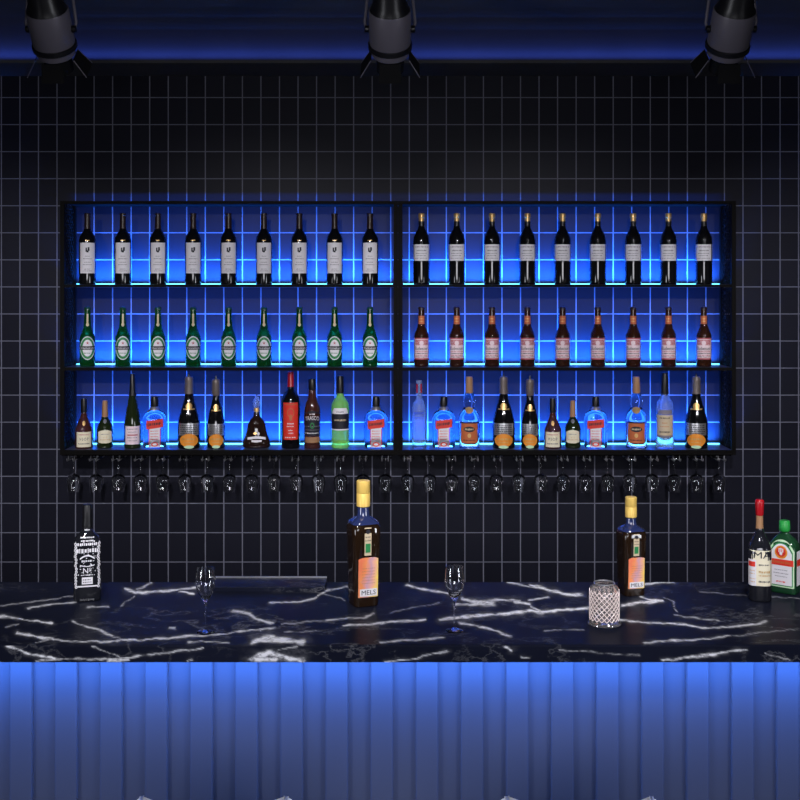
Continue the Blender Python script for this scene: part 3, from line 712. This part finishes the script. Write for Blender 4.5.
base = empty('bar_counter', (0, 0, 0), 0, 'slate-grey ribbed bar front lit blue from under the marble top', 'bar counter')
PF = 2.985                       # front faces of the raised ribs
fp = MB(); fp.box(-1.7, 1.7, PF + .011, PF + .06, .08, CT - TH - .0005)
pitch = 45.15 / F * PF; wid = 22.8 / F * PF; c0 = X(427, PF)
k = -16
while k < 18:
    c = c0 + k * pitch; k += 1
    if abs(c) + wid < 1.7:
        a, b_ = c - wid / 2, c + wid / 2; ch = .003
        # rib with eased edges
        pr = [(a, PF + .011), (a, PF + ch), (a + ch, PF), (b_ - ch, PF), (b_, PF + ch), (b_, PF + .011)]
        vs = [(x, y, .08) for x, y in pr] + [(x, y, CT - TH - .0005) for x, y in pr]; n = 6
        fp.add(vs, [(i, (i + 1) % n, n + (i + 1) % n, n + i) for i in range(n)] + [tuple(range(n))[::-1], tuple(range(n, 2 * n))])
fp.build('ribbed_front', 'panel', base, smooth=False)
MB().box(-1.7, 1.7, PF + .06, CBK - .05, .08, CT - TH - .0005).build('cabinet_body', 'frame', base, smooth=False)
MB().box(-1.7, 1.7, PF + .05, CBK - .08, .0, .08).build('plinth', 'frame', base, smooth=False)
MB().box(-1.7, 1.7, CF + .046, CF + .058, CT - TH - .0075, CT - TH - .0005).build('led_strip', 'led_panel', base, smooth=False)
area('counter_light', (0, CF + .049, CT - TH - .010), (3.4, .010), 14, PBLUE, (math.radians(24), 0, 0), math.radians(165))

# ------------------------------------------------------------------ things on the counter
ZC = CT + .0004
def counter_put(o, px, D, rz, label, cat, group=None):
    o.location = (X(px, D), D, ZC); o.rotation_euler = (0, 0, rz - math.atan(X(px, D) / D)); return tag(o, label, cat, group)
def tall_whisky(u):
    # square amber bottle, 125 px tall; body half-width 13.2
    r, b = start('whisky_bottle', [(0, 12.0, 7), (.8, 12.8, 7), (10, 13.0, 7), (70, 14.6, 7), (78, 14.9, 6), (81, 14.2, 5), (84, 12.6, 4), (86.5, 9, 3), (88.5, 6.4, 2.2), (92, 5.7, 2), (99, 5.5, 2)], u, 'amber', 1., 1., 40)
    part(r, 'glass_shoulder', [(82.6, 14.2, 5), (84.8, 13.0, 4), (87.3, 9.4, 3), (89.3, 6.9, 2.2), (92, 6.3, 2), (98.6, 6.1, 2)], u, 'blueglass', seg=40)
    part(r, 'bottle_cap', [(98.8, 6.3), (99.4, 6.9), (112, 6.9), (112.4, 6.6), (112.9, 6.9), (124.4, 6.9), (125, 6.4)], u, 'goldcap')
    b.rect(-9.8 * u, 11.2 * u, 10 * u, 50 * u, 0, 1, 10, 6, lambda x, z, a, w: (x * (1 - .0 * w), z - (1.6 * u * abs(2 * a - 1) ** 4 if w > .95 else 0)))
    b.rect(-8.2 * u, 10 * u, 11 * u, 18.5 * u, 1, 2, 8); b.text('MELS', 1 * u, 14.8 * u, 15 * u, 4.6 * u, 2, 3)
    for z in (24, 27, 30, 33, 36, 39): b.scrib(-6 * u, 8 * u, z * u, .5 * u, 3, 2, dens=9)
    fin(r, b, ['sunset', 'white', 'ink', 'tan'])
    b.rect(-3.6 * u, 3.6 * u, 52 * u, 80 * u, 0, 1, 6, 3)
    b.rect(-2.6 * u, 2.6 * u, 55 * u, 64 * u, 2, 2, 4); b.scrib(-2.8 * u, 2.8 * u, 67 * u, 1.6 * u, 1, 2, dens=4); b.scrib(-2.8 * u, 2.8 * u, 70.6 * u, 1.4 * u, 1, 2, dens=4); b.ell(0, 76 * u, 2.4 * u, 2.2 * u, 1, 2)
    fin(r, b, ['beige', 'ink', 'green_ink'], 'strip_label')
    return r
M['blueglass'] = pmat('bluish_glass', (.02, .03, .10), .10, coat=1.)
w1 = tall_whisky(3.19 / F)
counter_put(w1, 363.3, 3.235, math.radians(19), 'tall square dark amber bottle with golden cap near the centre of the bar', 'bottle', 'golden-capped square bottles')
w2 = copy_tree(w1); w2.scale = (.87, .87, .81)
counter_put(w2, 631, 3.34, math.radians(26), 'smaller square dark amber bottle with golden cap behind the lattice glass jar', 'bottle', 'golden-capped square bottles')

def ornate(u):
    r, b = start('whiskey_bottle', [(0, 12.2, 5), (.8, 13.2, 5), (3, 13.5, 5), (54, 13.6, 5), (59, 13.0, 4), (63, 10.5, 3), (66.5, 6.4, 2.2), (69, 4.8, 2), (73, 4.5, 2), (77, 4.6, 2)], u, 'smoke', 1., 1., 40)
    part(r, 'bottle_cap', [(71, 5.0), (76, 5.0), (82, 4.5), (93, 4.6), (94, 4.2)], u, 'black')
    rr = random.Random(3)
    # printed white lettering and scrollwork straight on the glass
    b.rect(-9.6 * u, 9.6 * u, 14.8 * u, 16.2 * u, 0, 1, 8)
    b.rect(-5.2 * u, 5.2 * u, 17.6 * u, 24.4 * u, 0, 1, 6); b.scrib(-4.2 * u, 4.2 * u, 22 * u, 1. * u, 1, 2, dens=4); b.scrib(-4.2 * u, 4.2 * u, 19.6 * u, 1. * u, 1, 2, dens=4)
    b.text('Nº', 0, 31 * u, 8 * u, 5.4 * u, 0, 1); b.scrib(-6 * u, 6 * u, 26.6 * u, 1.2 * u, 0, 1, dens=7)
    b.rect(-7 * u, 7 * u, 42 * u, 43.6 * u, 0, 1, 10, 1, lambda x, z, a, w: (x, z + 3 * u * math.sin(a * PI)))
    b.rect(-7 * u, 7 * u, 36 * u, 36.9 * u, 0, 1, 10, 1, lambda x, z, a, w: (x, z - 1.4 * u * math.sin(a * PI)))
    b.scrib(-5.4 * u, 5.4 * u, 40.4 * u, 2.2 * u, 0, 1, dens=5)
    b.text('Old Quality', 0, 49.6 * u, 20.5 * u, 6 * u, 0, 1, arc=1.2 * u) if False else b.scrib(-10.4 * u, 10.4 * u, 50.6 * u, 5 * u, 0, 1, dens=6)
    b.scrib(-9.4 * u, 9.4 * u, 57 * u, 2.8 * u, 0, 1, dens=7); b.scrib(-6 * u, 6 * u, 60.2 * u, 1.6 * u, 0, 1, dens=6)
    for s in (-1, 1):
        for z in range(15, 58, 3):
            x = s * (11 + rr.uniform(-.6, .6)) * u
            b.ell(x, z * u, 1.35 * u, 1.5 * u, 0, 1, .5 * u, .6 * u, 8)
            b.rect(x - .3 * u, x + .3 * u, (z + 1) * u, (z + 2.2) * u, 0, 1, 1)
    for k in range(40):
        x = rr.uniform(-9, 9) * u; z = rr.uniform(25, 60) * u
        b.ell(x, z, rr.uniform(.3, .8) * u, rr.uniform(.3, .7) * u, 0, 1, n=6)
    b.scrib(-2.6 * u, 2.6 * u, 69.4 * u, 1.6 * u, 0, 2, dens=3); b.scrib(-6.5 * u, 6.5 * u, 63 * u, 1.6 * u, 0, 2, dens=6)
    fin(r, b, ['white', 'ink'], 'printed_lettering')
    for k in range(3): pass
    b.scrib(-7 * u, 7 * u, 2.2 * u, 2.4 * u, 0, 1, dens=7); fin(r, b, ['silver'], 'base_marking')
    return r
counter_put(ornate(3.29 / F), 87.3, 3.29, 0, 'black-capped smoky bottle covered in white printing at left end of the bar', 'bottle')

def red_wax(u):
    r, b = start('bourbon_bottle', [(0, 10.4, 3), (.8, 11.2, 3), (3, 11.4, 3), (50, 11.4, 3), (56, 10.2, 2.6), (62, 7, 2.2), (68, 4.2, 2), (75, 3.3, 2), (92, 3.1, 2)], u, 'smoke', 1., 1., 36)
    part(r, 'wax_cap', [(84, 3.5), (85, 3.9), (86.5, 3.9), (90, 4.1), (97, 4.5), (99, 4.2), (100, 3.2)], u, 'redw')
    part(r, 'neck_sleeve', [(70, 3.9), (75, 3.5), (84, 3.4)], u, 'tan')
    b.rect(-11 * u, 11.1 * u, 16 * u, 51 * u, 0, 1, 16); b.rect(-11 * u, -4 * u, 16 * u, 42 * u, 4, 2, 5); b.rect(-10.8 * u, -5 * u, 35 * u, 40 * u, 2, 3, 4)
    b.rect(-10.9 * u, -9 * u, 43.5 * u, 50 * u, 1, 3, 2); b.text('MA', 2.0 * u, 46.8 * u, 17 * u, 6.4 * u, 1, 3)
    b.rect(-3.4 * u, 11 * u, 16.4 * u, 41.4 * u, 3, 2, 8)
    for z, h, c in ((37, 1.6, 1), (30, 2.4, 5), (26.4, 1.4, 5), (20.4, 2.2, 1)): b.scrib(-1.6 * u, 9.4 * u, z * u, h * u, c, 3, dens=5)
    for z in (31, 28, 23, 20): b.scrib(-10 * u, -5 * u, z * u, 1. * u, 5, 3, dens=3)
    fin(r, b, ['cream', 'ink', 'red', 'cream', 'white', 'gold'])
    return r
counter_put(red_wax(3.28 / F), 759.6, 3.28, math.radians(4), 'red-topped bourbon bottle with cream label reading MA at the right end', 'bottle')
def herbal(u):
    r, b = start('liqueur_bottle', [(0, 12.6, 6), (.8, 13.6, 6), (3, 13.8, 6), (46, 13.8, 6), (53, 13.0, 4.5), (58, 10, 3.4), (62, 6, 2.4), (64.5, 4.2, 2), (67, 4.0, 2)], u, 'jgreen', 1., .66, 40)
    part(r, 'bottle_cap', [(65.5, 4.6), (66.5, 5.2), (68, 5.4), (76, 5.2), (77, 4.6)], u, 'capgreen')
    def arch(k): return lambda x, z, a, w: (x, z - k * u * (abs(2 * a - 1) ** 2.4) * w)
    b.rect(-12.6 * u, 12.6 * u, 7 * u, 57.5 * u, 4, 1, 14, 8, arch(11)); b.rect(-11.4 * u, 11.4 * u, 8.4 * u, 55 * u, 1, 2, 14, 8, arch(10)); b.rect(-10.6 * u, 10.6 * u, 9.4 * u, 53.5 * u, 0, 3, 14, 8, arch(10))
    b.rect(-12.2 * u, 12.2 * u, 30.5 * u, 37 * u, 2, 4, 12); b.scrib(-9.6 * u, 9.6 * u, 33.8 * u, 3 * u, 3, 5, dens=8)
    b.ell(0, 44.6 * u, 6.4 * u, 7.0 * u, 5, 4); b.ell(0, 45 * u, 4.8 * u, 5.2 * u, 2, 5)
    b.ell(0, 43.4 * u, 1.5 * u, 2.2 * u, 0, 6, n=10); b.rect(-.5 * u, .5 * u, 45.6 * u, 49.4 * u, 0, 6, 1); b.rect(-1.7 * u, 1.7 * u, 47.8 * u, 48.6 * u, 0, 6, 2)
    for s in (-1, 1): b.rect(*sorted((s * 1.4 * u, s * 2.4 * u)), 44.6 * u, 48.6 * u, 0, 6, 1)
    for z, w, c in ((25.6, 6.5, 6), (22, 7.5, 6), (18.6, 6, 6)): b.scrib(-w * u, w * u, z * u, 1 * u, c, 4, dens=8)
    b.scrib(-5 * u, 5 * u, 13 * u, 2 * u, 2, 4, dens=6)
    fin(r, b, ['white', 'green_ink', 'red', 'rust', 'palegreen', 'orange', 'grey_ink'])
    m = MB(); y = 0
    for s in (-1, 1):
        x = s * 13.95 * u
        f = [(x, -5 * u, 9 * u), (x, 5 * u, 9 * u), (x, 5 * u, 46 * u), (x, -5 * u, 46 * u)]
        m.add(f, [(0, 1, 2, 3) if s > 0 else (3, 2, 1, 0)], 0)
        x = s * 14.1 * u
        f = [(x, -5 * u, 30 * u), (x, 5 * u, 30 * u), (x, 5 * u, 37 * u), (x, -5 * u, 37 * u)]
        m.add(f, [(0, 1, 2, 3) if s > 0 else (3, 2, 1, 0)], 1)
    m.build('side_label', ['white', 'red'], r, smooth=False)
    return r
counter_put(herbal(3.36 / F), 784.6, 3.36, math.radians(-20), 'square green bottle with green cap and antler emblem, beside the red-topped bottle', 'bottle').scale = (1, 1, .925)

def cordial(u, name, px, D, label):
    r = empty('cordial_glass')
    outer = [(0, 0.2), (0, 8.6), (.35, 8.9), (.8, 8.4), (2, 3.0), (4, 1.0), (8, .75), (26, .8), (30, 1.6), (34, 4.2), (40, 7.6), (46, 9.6), (52, 10.2), (57, 9.8), (64, 8.7)]
    inner = [(64, 8.4), (57, 9.4), (52, 9.8), (46, 9.2), (40, 7.1), (36, 4.4), (33.5, .3)]
    MB().lathe(scaled(outer + inner, u), 32).build('glass', 'stem', r)
    return counter_put(r, px, D, 0, label, 'wine glass', 'small stemmed glasses on the bar')
cordial(2.97 / F, 'g', 205.5, 2.97, 'small stemmed glass on the bar between the white-printed bottle and tall amber bottle')
cordial(2.985 / F, 'g', 454.5, 2.985, 'small stemmed glass just right of the tall golden-capped bottle')

def jar():
    D = 3.045; u = D / F; r = empty('crystal_jar')
    outer = [(0, 15.6), (.8, 16.8), (2, 16.6), (3.6, 14.8), (6, 14.5), (33, 14.5), (36, 14.0), (38.4, 12.2), (39.4, 10.6), (40.4, 10.3), (41.2, 9.8)]
    inner = [(41, 9.3), (39, 9.4), (36.6, 11.4), (34, 12.9), (6, 12.9), (4, 11.8), (3.4, 5)]
    MB().lathe(scaled(outer + inner, u), 40).build('body', 'crystal', r)
    m = MB(); N = 18; z0, z1 = 5. * u, 34.5 * u; R = 14.75 * u
    for s in (-1, 1):
        for k in range(N):
            pts = []
            for i in range(13):
                t = i / 12; a = 2 * PI * k / N + s * t * PI * .62
                pts.append((R * math.cos(a), R * math.sin(a), z0 + (z1 - z0) * t))
            m.tube(pts, .42 * u, 5)
    m.build('diamond_lattice', 'latt', r)
    MB().tube([(10.1 * u * math.cos(2 * PI * k / 32), 10.1 * u * math.sin(2 * PI * k / 32), 41.0 * u) for k in range(32)], .7 * u, 8, closed=True).build('rim', 'silver', r)
    return counter_put(r, 604.3, D, 0, 'clear crystal jar with a diamond lattice in front of the smaller amber bottle', 'jar')
M['latt'] = pmat('pinkish_cut_glass_ridges', (.95, .80, .76), .2, trans=.0, coat=.4)
jar()

# ------------------------------------------------------------------ stage spotlights on the ceiling
def stage_lamp():
    r = empty('stage_spotlight')
    tilt = math.radians(139)                       # axis: from the back end towards the wall and down
    # local axis along +z before tilting; t = 0 at the back end
    R = Matrix.Rotation(-tilt, 3, 'X')
    def L(name, prof, mat, seg=32, **k): return MB().lathe(prof, seg, **k).xform(R).build(name, mat, r)
    L('rear_cap', [(-.215, .030), (-.21, .040), (-.09, .054), (-.073, .062), (-.068, .064)], 'black')
    L('drum', [(-.068, .0655), (-.064, .067), (.045, .067), (.05, .0655)], 'lampgrey')
    L('band', [(.05, .069), (.052, .071), (.066, .071), (.068, .069)], 'black')
    L('front_collar', [(.068, .062), (.09, .060), (.092, .058)], 'lampgrey')
    L('snoot', [(.092, .046), (.15, .044), (.155, .036), (.156, .004)], 'matte')
    kn = MB(); kn.lathe([(0, .006), (.018, .006), (.02, .003)], 10)
    kn.xform(Matrix.Rotation(PI / 2, 3, 'X'), (0, -.069, .058)).xform(R).build('knob', 'lampgrey', r)
    for a in range(4):                              # barn doors
        m = MB(); w0, w1, ln = (.034, .046, .058) if a % 2 else (.034, .036, .05)
        R2 = Matrix.Rotation(a * PI / 2, 3, 'Z')
        vs = []
        for (h, dd) in ((0, 0), (ln, .034)):
            w = w0 if h == 0 else w1
            for th in (0, .002): vs += [(-w, .060 + dd + th, .092 + h), (w, .060 + dd + th, .092 + h)]
        m.add(vs, [(0, 1, 5, 4), (2, 6, 7, 3), (0, 4, 6, 2), (1, 3, 7, 5), (0, 2, 3, 1), (4, 5, 7, 6)])
        if a % 2: m.tube([(-w0, .062, .094), (-w1, .096, .150)], .0016, 5, 1); m.tube([(w0, .062, .094), (w1, .096, .150)], .0016, 5, 1)
        m.xform(R2).xform(R).build('barn_door', ['matte', 'lampgrey'], r, smooth=False)
    y = MB()                                        # yoke from the pivots up to the ceiling
    for s in (-1, 1):
        y.tube([(s * .075, 0, 0), (s * .080, 0, .02), (s * .070, -.01, .115), (s * .03, -.01, .15), (0, -.01, .155)], .005, 8)
    y.build('yoke', 'lampgrey', r)
    for s in (-1, 1):
        MB().lathe([(0, .012), (.012, .012), (.014, .009)], 14).xform(Matrix.Rotation(s * PI / 2, 3, 'Y'), (s * .067, 0, 0)).build('pivot_knob', 'black', r)
    yo = r.children[-1] if False else [c for c in r.children if c.name.startswith('yoke')][0]
    MB().lathe([(.152, .012), (.185, .012), (.186, .04), (.20, .04)], 20).xform(Matrix.Identity(3), (0, -.01, 0)).build('ceiling_mount', 'black', yo)
    return r
DL = 3.66; ZL = CE - .2005
s0 = stage_lamp()
for i, (px, w) in enumerate(((51, 'left'), (390, 'middle'), (731, 'right'))):
    o = s0 if i == 0 else copy_tree(s0)
    o.location = (X(px, DL), DL, ZL)
    tag(o, f'grey and black stage spotlight with barn doors, {w} of the three under the ceiling', 'spotlight', 'ceiling stage spotlights')

# ------------------------------------------------------------------ bar stools, only their back tips in view
def stool():
    r = empty('bar_stool'); hw = .163
    # origin on the floor under the seat; the back is on the -y side, towards the camera
    MB().lathe([(.655, .150, 3), (.66, .165, 3), (.685, .168, 3), (.695, .158, 3)], 36).build('seat', 'stool', r)
    m = MB(); N = 40; rows = 6; vs = []; top = lambda a: .9125 - .018 * (1 - abs(a) ** 1.5) - .022 * max(0, (abs(a) - .86) / .14) ** 2
    for t in (0, 1):
        for j in range(rows + 1):
            for i in range(N + 1):
                a = i / N * 2 - 1
                y = -.165 + .05 * a * a + (0 if t else .022); z = .76 + (top(a) - .76) * j / rows
                vs.append((hw * a, y - .01 * j / rows, z))
    n1 = (N + 1) * (rows + 1); fs = []
    for j in range(rows):
        for i in range(N):
            a = j * (N + 1) + i; b = a + 1; c = b + N + 1; d = a + N + 1
            fs.append((a, b, c, d)); fs.append((n1 + d, n1 + c, n1 + b, n1 + a))
    def edge(l):
        for p, q in zip(l, l[1:]): fs.append((p, n1 + p, n1 + q, q))
    edge([i for i in range(N + 1)][::-1]); edge([rows * (N + 1) + i for i in range(N + 1)])
    edge([j * (N + 1) for j in range(rows + 1)]); edge([j * (N + 1) + N for j in range(rows + 1)][::-1])
    m.add(vs, fs)
    bk = m.build('backrest', 'stool', r)
    bv = bk.modifiers.new('b', 'BEVEL'); bv.width = .008; bv.segments = 4; bv.limit_method = 'ANGLE'
    for s in (-1, 1):
        MB().tube([(s * .10, -.12, .68), (s * .11, -.145, .72), (s * .11, -.150, .80)], .009, 10).build('back_support', 'stool', r)
        for t in (-1, 1):
            MB().tube([(s * .11, t * .11, .66), (s * .18, t * .18, .0)], [.012, .010], 10).build('leg', 'stool', r)
    q = .162; MB().tube([(-q, -q, .2), (q, -q, .2), (q, q, .2), (-q, q, .2)], .008, 8, closed=True).build('footrest', 'stool', r)
    return r
st = stool(); DS = 2.45
for i, (px, w) in enumerate(((211.5, 'left'), (581.5, 'right'))):
    o = st if i == 0 else copy_tree(st); o.location = (X(px, 2.31), DS, 0)
    tag(o, f'white bar stool, {w} of the two, back tips peeking above the bottom edge', 'stool', 'white bar stools before the bar')

# ------------------------------------------------------------------ world, camera, view
w = bpy.data.worlds.new('World'); sc.world = w; w.use_nodes = True
w.node_tree.nodes['Background'].inputs[0].default_value = (.05, .07, .13, 1); w.node_tree.nodes['Background'].inputs[1].default_value = .2
cam = bpy.data.cameras.new('camera'); co = bpy.data.objects.new('camera', cam); COL.objects.link(co); sc.camera = co
co.location = (0, 0, H); co.rotation_euler = (PI / 2, 0, 0)
cam.sensor_width = 36; cam.lens = F / 800 * 36; cam.shift_x = (400 - CX) / 800; cam.shift_y = -(400 - CY) / 800; cam.clip_start = .05
sc.view_settings.view_transform = 'Standard'; sc.view_settings.look = 'None'; sc.view_settings.exposure = 0; sc.view_settings.gamma = 1
sc.view_settings.use_curve_mapping = False
